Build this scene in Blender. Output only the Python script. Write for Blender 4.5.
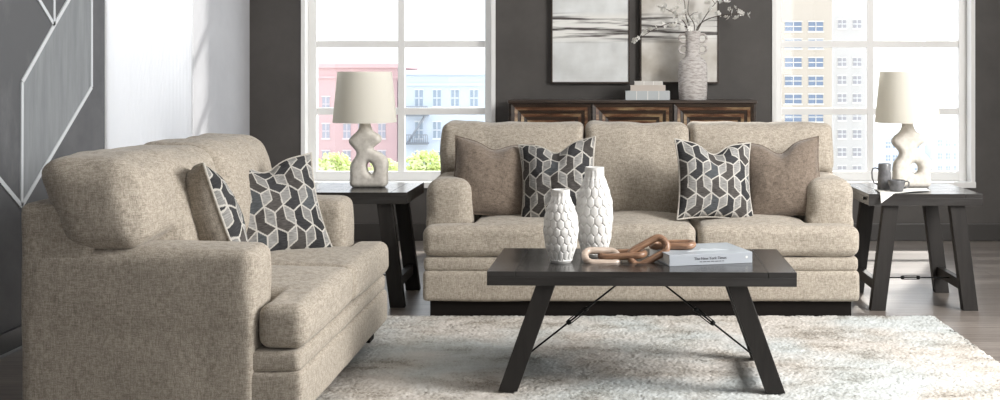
import bpy, bmesh, math, random
from mathutils import Vector, Matrix, noise
random.seed(7)
for o in list(bpy.data.objects): bpy.data.objects.remove(o)
S = bpy.context.scene
COL = S.collection
PI = math.pi
# ------------------------------------------------------------------ camera
F = 1157.0; VX, VY = 600.0, 78.0; CH = 1.23
cd = bpy.data.cameras.new('camera'); cam = bpy.data.objects.new('camera', cd); COL.objects.link(cam)
cd.sensor_width = 36.0; cd.lens = 36.0*F/1000.0
cd.shift_x = (500-VX)/1000.0; cd.shift_y = -(200-VY)/1000.0
cam.location = (0, 0, CH); cam.rotation_euler = (PI/2, 0, 0); cd.clip_end = 2000
S.camera = cam
# ------------------------------------------------------------------ light
w = bpy.data.worlds.new('sky'); S.world = w; w.use_nodes = True
nt = w.node_tree; bg = nt.nodes['Background']
tc = nt.nodes.new('ShaderNodeTexCoord'); sp = nt.nodes.new('ShaderNodeSeparateXYZ'); rp = nt.nodes.new('ShaderNodeValToRGB')
nt.links.new(tc.outputs['Generated'], sp.inputs[0]); nt.links.new(sp.outputs[2], rp.inputs[0]); nt.links.new(rp.outputs[0], bg.inputs[0])
rp.color_ramp.elements[0].color = (1, 0.99, 0.97, 1); rp.color_ramp.elements[0].position = 0.0
rp.color_ramp.elements[1].color = (0.80, 0.90, 1, 1); rp.color_ramp.elements[1].position = 0.7
bg.inputs[1].default_value = 2.15
sl = bpy.data.lights.new('sun', 'SUN'); sun = bpy.data.objects.new('sun', sl); COL.objects.link(sun)
sl.energy = 7.5; sl.angle = math.radians(2.5); sl.color = (1, 0.95, 0.88)
sun.rotation_euler = Vector((-.45, -1, -.90)).to_track_quat('-Z', 'Y').to_euler()
al = bpy.data.lights.new('added_side_key', 'AREA'); ao = bpy.data.objects.new('added_side_key', al); COL.objects.link(ao)  # added area lamp, strengthening the weak daylight of the unseen side windows
al.shape = 'RECTANGLE'; al.size = 1.9; al.size_y = 1.6; al.energy = 290; al.color = (1, 0.975, 0.94)
ao.location = (3.60, 3.7, 2.5); ao.rotation_euler = Vector((-1, .18, -.48)).to_track_quat('-Z', 'Z').to_euler()
S.view_settings.view_transform = 'Standard'; S.view_settings.look = 'None'
S.view_settings.exposure = 0.12; S.view_settings.gamma = 1.0; S.view_settings.use_curve_mapping = False

def P(px, py, Y):
    return Vector(((px-VX)*Y/F, Y, CH-(py-VY)*Y/F))

# ------------------------------------------------------------------ materials
def lin(c): return tuple(((x/255)/12.92 if x/255 <= .04045 else ((x/255+.055)/1.055)**2.4) for x in c)
def pmat(name, col, rough=.6, spec=.5, metal=0):
    m = bpy.data.materials.new(name); m.use_nodes = True
    b = m.node_tree.nodes['Principled BSDF']
    b.inputs['Base Color'].default_value = (*col, 1); b.inputs['Roughness'].default_value = rough
    b.inputs['Metallic'].default_value = metal; b.inputs['Specular IOR Level'].default_value = spec
    return m
def N(m, t, **k):
    n = m.node_tree.nodes.new(t)
    for a, b in k.items(): setattr(n, a, b)
    return n
def nmat(name, c1, c2, scale=20, stretch=(1, 1, 1), rough=.6, bump=.2, spec=.5, detail=5, lo=.35, hi=.65, metal=0, bscale=None, bdist=.004, sheen=0, mid=None):
    """two (or three) colours mixed by noise, bump from a finer noise"""
    m = pmat(name, c1, rough, spec, metal); L = m.node_tree.links; b = m.node_tree.nodes['Principled BSDF']
    t = N(m, 'ShaderNodeTexCoord'); mp = N(m, 'ShaderNodeMapping'); mp.inputs['Scale'].default_value = stretch
    L.new(t.outputs['Object'], mp.inputs[0])
    n = N(m, 'ShaderNodeTexNoise'); n.inputs['Scale'].default_value = scale; n.inputs['Detail'].default_value = detail; n.inputs['Roughness'].default_value = .65
    L.new(mp.outputs[0], n.inputs[0])
    r = N(m, 'ShaderNodeValToRGB'); e = r.color_ramp.elements
    e[0].position = lo; e[0].color = (*c1, 1); e[1].position = hi; e[1].color = (*c2, 1)
    if mid: x = e.new((lo+hi)/2); x.color = (*mid, 1)
    L.new(n.outputs[0], r.inputs[0]); L.new(r.outputs[0], b.inputs['Base Color'])
    if bump:
        n2 = N(m, 'ShaderNodeTexNoise'); n2.inputs['Scale'].default_value = bscale or scale*2; n2.inputs['Detail'].default_value = 4
        L.new(mp.outputs[0], n2.inputs[0])
        bp = N(m, 'ShaderNodeBump'); bp.inputs['Strength'].default_value = bump; bp.inputs['Distance'].default_value = bdist
        L.new(n2.outputs[0], bp.inputs['Height']); L.new(bp.outputs[0], b.inputs['Normal'])
    if sheen:
        b.inputs['Sheen Weight'].default_value = sheen; b.inputs['Sheen Roughness'].default_value = .5
    return m
def fabric(name, c1, c2, fine=260, sheen=.15, slub=True):
    """woven chenille: crossed slub threads plus fine grain"""
    m = pmat(name, c1, .95, .15); L = m.node_tree.links; b = m.node_tree.nodes['Principled BSDF']
    t = N(m, 'ShaderNodeTexCoord')
    outs = []
    for st in ((1, 1, .16), (.16, .16, 1.1), (1, 1, 1)):
        mp = N(m, 'ShaderNodeMapping'); mp.inputs['Scale'].default_value = st
        L.new(t.outputs['Object'], mp.inputs[0])
        n = N(m, 'ShaderNodeTexNoise'); n.inputs['Scale'].default_value = fine; n.inputs['Detail'].default_value = 3
        L.new(mp.outputs[0], n.inputs[0]); outs.append(n.outputs[0])
    a = N(m, 'ShaderNodeMath', operation='ADD'); L.new(outs[0], a.inputs[0]); L.new(outs[1], a.inputs[1])
    a2 = N(m, 'ShaderNodeMath', operation='ADD'); L.new(a.outputs[0], a2.inputs[0]); L.new(outs[2], a2.inputs[1])
    d = N(m, 'ShaderNodeMath', operation='DIVIDE'); L.new(a2.outputs[0], d.inputs[0]); d.inputs[1].default_value = 3
    n3 = N(m, 'ShaderNodeTexNoise'); n3.inputs['Scale'].default_value = 60; n3.inputs['Detail'].default_value = 3; L.new(t.outputs['Object'], n3.inputs[0])
    mx = N(m, 'ShaderNodeMath', operation='MULTIPLY_ADD'); L.new(n3.outputs[0], mx.inputs[0]); mx.inputs[1].default_value = .22; L.new(d.outputs[0], mx.inputs[2])
    r = N(m, 'ShaderNodeValToRGB'); e = r.color_ramp.elements
    e[0].position = .50; e[0].color = (*c1, 1); e[1].position = .72; e[1].color = (*c2, 1)
    L.new(mx.outputs[0], r.inputs[0]); L.new(r.outputs[0], b.inputs['Base Color'])
    bp = N(m, 'ShaderNodeBump'); bp.inputs['Strength'].default_value = .5; bp.inputs['Distance'].default_value = .003
    L.new(d.outputs[0], bp.inputs['Height']); L.new(bp.outputs[0], b.inputs['Normal'])
    b.inputs['Sheen Weight'].default_value = sheen
    return m
M = {}
M['sofa'] = fabric('oatmeal_chenille', (.255, .222, .180), (.50, .445, .375))
M['taupe'] = fabric('taupe_velvet', (.11, .085, .066), (.25, .20, .16), 320, .35)
M['greige'] = fabric('greige_backing', (.20, .175, .145), (.40, .355, .30))
M['piping'] = fabric('piping_cord', (.40, .37, .33), (.60, .57, .52))
M['black_foot'] = pmat('black_foot', (.010, .008, .007), .8, .15)
M['wall_dark'] = nmat('charcoal_wall_paint', (.062, .056, .052), (.080, .073, .068), 3, bump=.05, rough=.6, bscale=300, bdist=.001)
M['wall_left'] = nmat('slate_wall_paint', (.085, .087, .095), (.115, .117, .125), 5, bump=.05, rough=.6, bscale=200)
M['wall_white'] = nmat('white_wall_paint', (.80, .81, .83), (.86, .87, .88), 4, bump=0, rough=.5)
M['wall_pale'] = nmat('pale_wall_paint', (.44, .445, .47), (.50, .505, .53), 2, bump=0, rough=.6)
M['ceiling'] = pmat('ceiling_white', (.75, .74, .72), .9)
M['frame_white'] = pmat('window_frame_white', (.86, .855, .84), .4)
M['darkwood'] = nmat('charcoal_wood', (.024, .022, .021), (.042, .040, .039), 9, (.25, 3, 3), rough=.20, bump=.08, bscale=40, bdist=.002, spec=.5)
M['legwood'] = nmat('black_brown_wood', (.016, .014, .013), (.027, .024, .022), 9, (3, 3, .3), rough=.5, bump=.2, bscale=40, bdist=.002, spec=.3)
M['iron'] = pmat('dark_iron', (.02, .02, .02), .35, .5, .8)
M['tape'] = pmat('white_wall_line', (.62, .65, .68), .5)
M['mural'] = nmat('brushed_grey_paint', (.20, .215, .23), (.27, .285, .30), 6, (1, 3, .35), rough=.6, bump=.1, detail=8)
M['chalk'] = nmat('chalky_grey_paint', (.095, .098, .105), (.20, .205, .215), 3.2, (1, 1, .5), rough=.6, bump=.1, detail=9, lo=.52, hi=.85)
M['base'] = pmat('charcoal_baseboard', (.040, .036, .033), .4)
M['highlight_trim'] = pmat('floor_trim_highlight', (.30, .30, .30), .35, .5, .5)  # the quarter-round's highlight is put into this light grey
M['shade'] = nmat('linen_shade', (.66, .63, .57), (.76, .73, .67), 200, (1, 1, .3), rough=.9, bump=.15)
M['shade'].node_tree.nodes['Principled BSDF'].inputs['Transmission Weight'].default_value = 0
def translucent(name, col, f=.45):
    m = pmat(name, col, .9, .1); L = m.node_tree.links
    b = m.node_tree.nodes['Principled BSDF']; o = m.node_tree.nodes['Material Output']
    t = N(m, 'ShaderNodeBsdfTranslucent'); t.inputs[0].default_value = (*col, 1)
    x = N(m, 'ShaderNodeMixShader'); x.inputs[0].default_value = f
    tc_ = N(m, 'ShaderNodeTexCoord'); n = N(m, 'ShaderNodeTexNoise'); n.inputs['Scale'].default_value = 250
    L.new(tc_.outputs['Object'], n.inputs[0]); bp = N(m, 'ShaderNodeBump'); bp.inputs['Strength'].default_value = .15; bp.inputs['Distance'].default_value = .001
    L.new(n.outputs[0], bp.inputs['Height']); L.new(bp.outputs[0], b.inputs['Normal'])
    L.new(b.outputs[0], x.inputs[1]); L.new(t.outputs[0], x.inputs[2]); L.new(x.outputs[0], o.inputs[0])
    return m
M['shade'] = translucent('linen_shade_cloth', (.93, .91, .85), .5)
M['lampbase'] = nmat('sand_textured_ceramic', (.55, .515, .46), (.70, .665, .61), 40, rough=.8, bump=.4, bscale=150, bdist=.003)
M['vase_white'] = pmat('white_glazed_ceramic', (.72, .71, .69), .35)
M['vase_clay'] = nmat('whitewashed_clay', (.38, .34, .32), (.64, .61, .59), 26, (1, 1, 4), rough=.9, bump=.6, bscale=60, bdist=.006, lo=.38, hi=.56)
M['branch'] = pmat('twig_bark', (.06, .045, .035), .8)
M['petal'] = translucent('petal_white', (.95, .94, .91), .25)
M['chainwood'] = nmat('warm_chain_wood', (.16, .082, .048), (.35, .205, .125), 14, (1, 8, 8), rough=.35, bump=.1, bscale=60)
M['chainpale'] = nmat('pale_chain_wood', (.36, .27, .21), (.55, .46, .39), 14, (1, 8, 8), rough=.3, bump=.1, bscale=60)
M['bookcover'] = nmat('pale_blue_book_cover', (.32, .36, .40), (.44, .48, .52), 4, rough=.35, bump=0)
M['bookspine'] = pmat('book_spine_white', (.42, .45, .49), .4)
M['paper'] = pmat('paper_white', (.78, .77, .74), .8)
M['ink'] = pmat('ink_dark', (.08, .08, .09), .6)
M['mug'] = nmat('grey_stoneware', (.10, .10, .105), (.17, .17, .175), 30, rough=.25, bump=.05)
M['credenza'] = nmat('espresso_wood', (.022, .014, .010), (.055, .036, .026), 12, (.3, 4, 4), rough=.35, bump=.2, bscale=40)
M['copper'] = nmat('bronze_gilded_strip', (.035, .018, .010), (.40, .29, .16), 6, (.8, 3, 3), rough=.4, bump=.2, bscale=60, lo=.3, hi=.7, mid=(.15, .07, .038))
def glassmat():
    m = bpy.data.materials.new('window_glass'); m.use_nodes = True; t = m.node_tree; t.nodes.remove(t.nodes['Principled BSDF'])
    a = N(m, 'ShaderNodeBsdfTransparent'); a.inputs[0].default_value = (.98, .99, 1, 1)
    g = N(m, 'ShaderNodeBsdfGlossy'); g.inputs['Roughness'].default_value = .02
    x = N(m, 'ShaderNodeMixShader'); x.inputs[0].default_value = .05
    t.links.new(a.outputs[0], x.inputs[1]); t.links.new(g.outputs[0], x.inputs[2]); t.links.new(x.outputs[0], t.nodes['Material Output'].inputs[0])
    return m
M['glass'] = glassmat()

def floor_material():
    m = pmat('grey_brown_oak_planks', (.2, .17, .15), .32, .5); L = m.node_tree.links; b = m.node_tree.nodes['Principled BSDF']
    t = N(m, 'ShaderNodeTexCoord')
    br = N(m, 'ShaderNodeTexBrick'); br.offset = .37
    br.inputs['Scale'].default_value = 1; br.inputs['Brick Width'].default_value = 1.5; br.inputs['Row Height'].default_value = .15
    br.inputs['Mortar Size'].default_value = .0022; br.inputs['Color1'].default_value = (.255, .220, .195, 1); br.inputs['Color2'].default_value = (.165, .140, .122, 1)
    br.inputs['Mortar'].default_value = (.05, .04, .035, 1); br.inputs['Bias'].default_value = 0
    L.new(t.outputs['Object'], br.inputs[0])
    mp = N(m, 'ShaderNodeMapping'); mp.inputs['Scale'].default_value = (.9, 14, 1); L.new(t.outputs['Object'], mp.inputs[0])
    n = N(m, 'ShaderNodeTexNoise'); n.inputs['Scale'].default_value = 3; n.inputs['Detail'].default_value = 8; n.inputs['Roughness'].default_value = .7; L.new(mp.outputs[0], n.inputs[0])
    r = N(m, 'ShaderNodeMapRange'); r.inputs['From Min'].default_value = .3; r.inputs['From Max'].default_value = .7; r.inputs['To Min'].default_value = .55; r.inputs['To Max'].default_value = 1.35; L.new(n.outputs[0], r.inputs[0])
    x = N(m, 'ShaderNodeVectorMath', operation='SCALE'); L.new(br.outputs[0], x.inputs[0]); L.new(r.outputs[0], x.inputs['Scale'])
    L.new(x.outputs[0], b.inputs['Base Color'])
    bp = N(m, 'ShaderNodeBump'); bp.inputs['Strength'].default_value = .3; bp.inputs['Distance'].default_value = .002
    L.new(n.outputs[0], bp.inputs['Height']); L.new(bp.outputs[0], b.inputs['Normal'])
    return m
M['floor'] = floor_material()
def rug_material():
    m = pmat('mottled_rug_pile', (.6, .6, .6), 1, .05); L = m.node_tree.links; b = m.node_tree.nodes['Principled BSDF']
    t = N(m, 'ShaderNodeTexCoord')
    def ns(sc, det, st, rough=.6):
        mp = N(m, 'ShaderNodeMapping'); mp.inputs['Scale'].default_value = st; L.new(t.outputs['Object'], mp.inputs[0])
        n = N(m, 'ShaderNodeTexNoise'); n.inputs['Scale'].default_value = sc; n.inputs['Detail'].default_value = det; n.inputs['Roughness'].default_value = rough; L.new(mp.outputs[0], n.inputs[0]); return n.outputs[0]
    a = ns(3.6, 9, (.7, 1.25, 1), .72); f = ns(90, 3, (1, 1, 1)); h = ns(1.5, 2, (1, 1, 1))
    s = N(m, 'ShaderNodeMath', operation='MULTIPLY_ADD'); L.new(f, s.inputs[0]); s.inputs[1].default_value = .38; L.new(a, s.inputs[2])
    r = N(m, 'ShaderNodeValToRGB'); e = r.color_ramp.elements
    e[0].position = .55; e[0].color = (.29, .275, .25, 1); e[1].position = .82; e[1].color = (.60, .59, .575, 1)
    x = e.new(.64); x.color = (.47, .455, .43, 1); x = e.new(.71); x.color = (.535, .525, .51, 1)
    L.new(s.outputs[0], r.inputs[0])
    r2 = N(m, 'ShaderNodeValToRGB'); r2.color_ramp.elements[0].position = .42; r2.color_ramp.elements[0].color = (1, .955, .91, 1)
    r2.color_ramp.elements[1].position = .6; r2.color_ramp.elements[1].color = (.93, .985, 1, 1); L.new(h, r2.inputs[0])
    mx = N(m, 'ShaderNodeMix', data_type='RGBA', blend_type='MULTIPLY'); mx.inputs[0].default_value = 1
    L.new(r.outputs[0], mx.inputs[6]); L.new(r2.outputs[0], mx.inputs[7]); L.new(mx.outputs[2], b.inputs['Base Color'])
    return m
M['rug'] = rug_material()
def canvas_material(name, seed, warm):
    m = pmat(name, (.6, .6, .6), .7); L = m.node_tree.links; b = m.node_tree.nodes['Principled BSDF']
    t = N(m, 'ShaderNodeTexCoord'); sp = N(m, 'ShaderNodeSeparateXYZ'); L.new(t.outputs['Object'], sp.inputs[0])
    mp = N(m, 'ShaderNodeMapping'); mp.inputs['Scale'].default_value = (.9, 1, 17); mp.inputs['Location'].default_value = (seed, 0, seed); L.new(t.outputs['Object'], mp.inputs[0])
    n = N(m, 'ShaderNodeTexNoise'); n.inputs['Scale'].default_value = 2.2; n.inputs['Detail'].default_value = 5; L.new(mp.outputs[0], n.inputs[0])
    r = N(m, 'ShaderNodeValToRGB'); e = r.color_ramp.elements
    e[0].position = .40; e[0].color = (.07, .06, .055, 1); e[1].position = .52; e[1].color = (.85, .84, .81, 1)
    L.new(n.outputs[0], r.inputs[0])
    # band mask around local z = .42
    s = N(m, 'ShaderNodeMath', operation='SUBTRACT'); L.new(sp.outputs[2], s.inputs[0]); s.inputs[1].default_value = .42
    a = N(m, 'ShaderNodeMath', operation='ABSOLUTE'); L.new(s.outputs[0], a.inputs[0])
    k = N(m, 'ShaderNodeMapRange'); k.inputs['From Min'].default_value = .07; k.inputs['From Max'].default_value = .12; k.inputs['To Min'].default_value = 1; k.inputs['To Max'].default_value = 0; L.new(a.outputs[0], k.inputs[0])
    n2 = N(m, 'ShaderNodeTexNoise'); n2.inputs['Scale'].default_value = 4; n2.inputs['Detail'].default_value = 6; L.new(t.outputs['Object'], n2.inputs[0])
    r2 = N(m, 'ShaderNodeValToRGB'); f = r2.color_ramp.elements
    f[0].position = .35; f[0].color = ((.50, .46, .40, 1) if warm else (.62, .63, .62, 1)); f[1].position = .62; f[1].color = ((.78, .76, .72, 1) if warm else (.80, .82, .82, 1))
    L.new(n2.outputs[0], r2.inputs[0])
    mx = N(m, 'ShaderNodeMix', data_type='RGBA'); L.new(k.outputs[0], mx.inputs[0]); L.new(r2.outputs[0], mx.inputs[6]); L.new(r.outputs[0], mx.inputs[7])
    L.new(mx.outputs[2], b.inputs['Base Color'])
    return m

# ------------------------------------------------------------------ helpers
def smooth(me, on=True):
    me.polygons.foreach_set('use_smooth', [on]*len(me.polygons))
def obj(name, bm, mat, parent=None, loc=None, label=None, sm=False, auto=None):
    if isinstance(bm, bpy.types.Mesh): me = bm
    else:
        me = bpy.data.meshes.new(name); bm.normal_update(); bm.to_mesh(me); bm.free()
    if mat and not me.materials: me.materials.append(mat)
    if sm: smooth(me)
    if auto is not None:
        smooth(me); me.set_sharp_from_angle(angle=math.radians(auto))
    o = bpy.data.objects.new(name, me); COL.objects.link(o)
    if parent: o.parent = parent
    if loc is not None: o.location = loc
    if label: o['label'] = label
    return o
def thing(name, label, cat, loc=(0, 0, 0), rz=0, group=None):
    o = bpy.data.objects.new(name, None); COL.objects.link(o); o.empty_display_size = .1
    o.location = loc; o.rotation_euler = (0, 0, rz); o['label'] = label; o['category'] = cat
    if group: o['group'] = group
    return o
def tag(o, label, cat, group=None):
    o['label'] = label; o['category'] = cat
    if group: o['group'] = group
    return o
def struct(o): o['kind'] = 'structure'; return o
def box(bm, c, s, M4=None, bev=0):
    r = bmesh.ops.create_cube(bm, size=1)
    vs = r['verts']
    for v in vs: v.co = Vector((v.co.x*s[0], v.co.y*s[1], v.co.z*s[2]))
    if bev:
        es = list({e for v in vs for e in v.link_edges})
        q = bmesh.ops.bevel(bm, geom=es, offset=bev, segments=2, affect='EDGES', profile=.6)
        vs = list({v for f in q['faces'] for v in f.verts} | {v for v in vs if v.is_valid})
    for v in vs:
        if M4: v.co = M4 @ v.co
        v.co += Vector(c)
    return vs
def boxb(bm, x0, x1, y0, y1, z0, z1, bev=0):
    return box(bm, ((x0+x1)/2, (y0+y1)/2, (z0+z1)/2), (abs(x1-x0), abs(y1-y0), abs(z1-z0)), None, bev)
def rbox(bm, x0, x1, y0, y1, z0, z1, r, crown=(0, 0, 0), step=.05):
    """rounded, crowned box"""
    s = Vector((x1-x0, y1-y0, z1-z0)); c = Vector(((x0+x1)/2, (y0+y1)/2, (z0+z1)/2)); h = s/2
    r = min(r, min(h)*.999); ax = []
    for k in range(3):
        a = h[k]-r; n = max(1, int(2*a/step)) if a > 1e-4 else 1
        l = [-h[k], -h[k]+r*.15, -h[k]+r*.45, -h[k]+r*.75] + [-a+2*a*i/n for i in range(n+1)] + [h[k]-r*.75, h[k]-r*.45, h[k]-r*.15, h[k]]
        ax.append(l)
    cache = {}
    def V(i, j, k):
        key = (i, j, k)
        if key in cache: return cache[key]
        q = Vector((ax[0][i], ax[1][j], ax[2][k])); u = [q[t]/h[t] for t in range(3)]
        inner = Vector([max(-(h[t]-r), min(h[t]-r, q[t])) for t in range(3)]); d = q-inner
        if d.length > 1e-6: q = inner+d.normalized()*r
        for t in range(3):
            if crown[t]:
                a, b = (t+1) % 3, (t+2) % 3
                q[t] += crown[t]*u[t]*(1-u[a]**2)*(1-u[b]**2)
        cache[key] = bm.verts.new(q+c); return cache[key]
    n = [len(a)-1 for a in ax]
    def quad(a, b, c_, d):
        try: bm.faces.new((a, b, c_, d))
        except ValueError: pass
    for i in range(n[0]):
        for j in range(n[1]):
            quad(V(i, j, 0), V(i, j+1, 0), V(i+1, j+1, 0), V(i+1, j, 0)); quad(V(i, j, n[2]), V(i+1, j, n[2]), V(i+1, j+1, n[2]), V(i, j+1, n[2]))
    for i in range(n[0]):
        for k in range(n[2]):
            quad(V(i, 0, k), V(i+1, 0, k), V(i+1, 0, k+1), V(i, 0, k+1)); quad(V(i, n[1], k), V(i, n[1], k+1), V(i+1, n[1], k+1), V(i+1, n[1], k))
    for j in range(n[1]):
        for k in range(n[2]):
            quad(V(0, j, k), V(0, j, k+1), V(0, j+1, k+1), V(0, j+1, k)); quad(V(n[0], j, k), V(n[0], j+1, k), V(n[0], j+1, k+1), V(n[0], j, k+1))
def tube(bm, pts, rad, n=8, closed=False, cap=True):
    pts = [Vector(p) for p in pts]; m = len(pts); rr = rad if isinstance(rad, (list, tuple)) else [rad]*m
    rings = []; up = None
    for i, p in enumerate(pts):
        if closed: d = pts[(i+1) % m]-pts[i-1]
        else: d = pts[min(i+1, m-1)]-pts[max(i-1, 0)]
        d.normalize()
        if up is None:
            up = Vector((0, 0, 1)) if abs(d.z) < .9 else Vector((1, 0, 0))
        x = d.cross(up)
        if x.length < 1e-5: x = d.cross(Vector((0, 1, 0)))
        x.normalize(); y = x.cross(d).normalized(); up = y
        rings.append([bm.verts.new(p+(x*math.cos(2*PI*k/n)+y*math.sin(2*PI*k/n))*rr[i]) for k in range(n)])
    for i in range(m if closed else m-1):
        a, b = rings[i], rings[(i+1) % m]
        for k in range(n): bm.faces.new((a[k], a[(k+1) % n], b[(k+1) % n], b[k]))
    if cap and not closed: bm.faces.new(rings[0][::-1]); bm.faces.new(rings[-1])
def lathe(bm, prof, n=48, c=(0, 0, 0), cap=(True, True)):
    c = Vector(c); rings = []
    for r, z in prof: rings.append([bm.verts.new(c+Vector((r*math.cos(2*PI*k/n), r*math.sin(2*PI*k/n), z))) for k in range(n)])
    for a, b in zip(rings, rings[1:]):
        for k in range(n): bm.faces.new((a[k], a[(k+1) % n], b[(k+1) % n], b[k]))
    if cap[0]: bm.faces.new(rings[0][::-1])
    if cap[1]: bm.faces.new(rings[-1])
def fuse(bm, voxel=.012, it=6, amp=.004, freq=5, seed=0, fn=None, fac=.5):
    """voxel-merge the pieces of bm, smooth, add soft cloth irregularity; returns a mesh"""
    me = bpy.data.meshes.new('tmp'); bm.to_mesh(me); bm.free(); o = bpy.data.objects.new('tmp', me); COL.objects.link(o)
    a = o.modifiers.new('r', 'REMESH'); a.mode = 'VOXEL'; a.voxel_size = voxel
    b = o.modifiers.new('s', 'SMOOTH'); b.iterations = it; b.factor = fac
    dg = bpy.context.evaluated_depsgraph_get(); dg.update()
    r = bpy.data.meshes.new_from_object(o.evaluated_get(dg)); bpy.data.objects.remove(o)
    sv = Vector((seed*3.1, seed*1.7, seed*.9))
    nr = [Vector(v.normal) for v in r.vertices]
    for v, n in zip(r.vertices, nr):
        p = v.co.copy()
        if amp:
            d = noise.noise(p*freq+sv)*amp + noise.noise(p*freq*2.7+sv)*amp*.35
            v.co = p+n*d
        if fn: v.co = fn(v.co)
    smooth(r); return r
def curve_mesh(loops, extrude, bevel, res=6):
    cu = bpy.data.curves.new('c', 'CURVE'); cu.dimensions = '2D'; cu.fill_mode = 'BOTH'; cu.extrude = extrude; cu.bevel_depth = bevel; cu.bevel_resolution = res; cu.offset = -bevel
    for l in loops:
        s = cu.splines.new('POLY'); s.points.add(len(l)-1); s.use_cyclic_u = True
        for p, q in zip(s.points, l): p.co = (q[0], q[1], 0, 1)
    o = bpy.data.objects.new('c', cu); COL.objects.link(o)
    dg = bpy.context.evaluated_depsgraph_get(); dg.update(); me = bpy.data.meshes.new_from_object(o.evaluated_get(dg))
    bpy.data.objects.remove(o); return me
def catmull(pts, n=6):
    out = []; m = len(pts)
    for i in range(m):
        p0, p1, p2, p3 = [Vector(pts[(i+k) % m]) for k in (-1, 0, 1, 2)]
        for t in range(n):
            t /= n
            out.append(.5*((2*p1)+(p2-p0)*t+(2*p0-5*p1+4*p2-p3)*t*t+(3*p1-p0-3*p2+p3)*t**3))
    return out
def copy_tree(o, parent=None):
    c = o.copy(); COL.objects.link(c); c.parent = parent
    for ch in [x for x in bpy.data.objects if x.parent == o and x != c]: copy_tree(ch, c)
    return c
def text_mesh(s, size, depth=.0005):
    cu = bpy.data.curves.new('t', 'FONT'); cu.body = s; cu.size = size; cu.extrude = depth; cu.align_x = 'CENTER'; cu.align_y = 'CENTER'
    o = bpy.data.objects.new('t', cu); COL.objects.link(o); dg = bpy.context.evaluated_depsgraph_get(); dg.update()
    me = bpy.data.meshes.new_from_object(o.evaluated_get(dg)); bpy.data.objects.remove(o); me.materials.clear(); return me

# ================================================================== SETTING
XL, XR, YB, ZC = -2.65, 3.75, 8.75, 4.2
bm = bmesh.new(); boxb(bm, XL-.2, XR+.2, -2.5, YB+.2, -.1, 0); struct(obj('floor', bm, M['floor']))
bm = bmesh.new(); boxb(bm, XL-.2, XR+.2, -2.5, YB+.25, ZC, ZC+.2); struct(obj('ceiling', bm, M['ceiling']))
YW1, YW2 = 6.19, 7.53
bm = bmesh.new(); boxb(bm, XL-.2, XL, -2.5, YW1, 0, ZC); struct(obj('wall_left', bm, M['wall_left']))
bm = bmesh.new(); boxb(bm, XL-.2, XL, YW1, YW2, 0, .45); boxb(bm, XL-.2, XL, YW1, YW2, 4.0, ZC); struct(obj('wall_left_white', bm, M['wall_white']))
bm = bmesh.new()
for y0, y1 in ((YW1, YW1+.03), (YW2-.03, YW2)): boxb(bm, XL-.18, XL-.004, y0, y1, .45, 4.0, .003)
boxb(bm, XL-.18, XL-.004, YW1, YW2, .45, .48, .003); boxb(bm, XL-.18, XL-.004, YW1, YW2, 3.97, 4.0, .003)
w3 = struct(obj('window_3', bm, M['frame_white']))
n_ = 90; vv = []; ff = []
for i in range(n_+1):
    y = YW1+.004+(YW2-YW1-.008)*i/n_; x = XL+.002+.0012*math.sin(i*1.6)
    vv += [(x, y, .46), (x, y, 3.99)]
ff = [(2*i, 2*i+2, 2*i+3, 2*i+1) for i in range(n_)]
me_ = bpy.data.meshes.new('b'); me_.from_pydata(vv, [], ff); bm = bmesh.new(); bm.from_mesh(me_); bmesh.ops.solidify(bm, geom=bm.faces[:], thickness=.001)
obj('sheer_blind', bm, translucent('sheer_white_cloth', (.93, .94, .96), .5), w3, sm=True)
bm = bmesh.new(); boxb(bm, XL-.2, XL, YW2, YB, 0, ZC); struct(obj('wall_left_pale', bm, M['wall_pale']))
# back wall with two openings
WZ0, WZ1 = .44, 3.10
WL = (-2.24, -.81); WR = (1.32, 2.815)
bm = bmesh.new()
for a, b in ((XL-.2, WL[0]), (WL[1], WR[0]), (WR[1], XR+.2)): boxb(bm, a, b, YB, YB+.25, 0, ZC)
for a, b in (WL, WR): boxb(bm, a, b, YB, YB+.25, 0, WZ0); boxb(bm, a, b, YB, YB+.25, WZ1, ZC)
struct(obj('wall_back', bm, M['wall_dark']))
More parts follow.
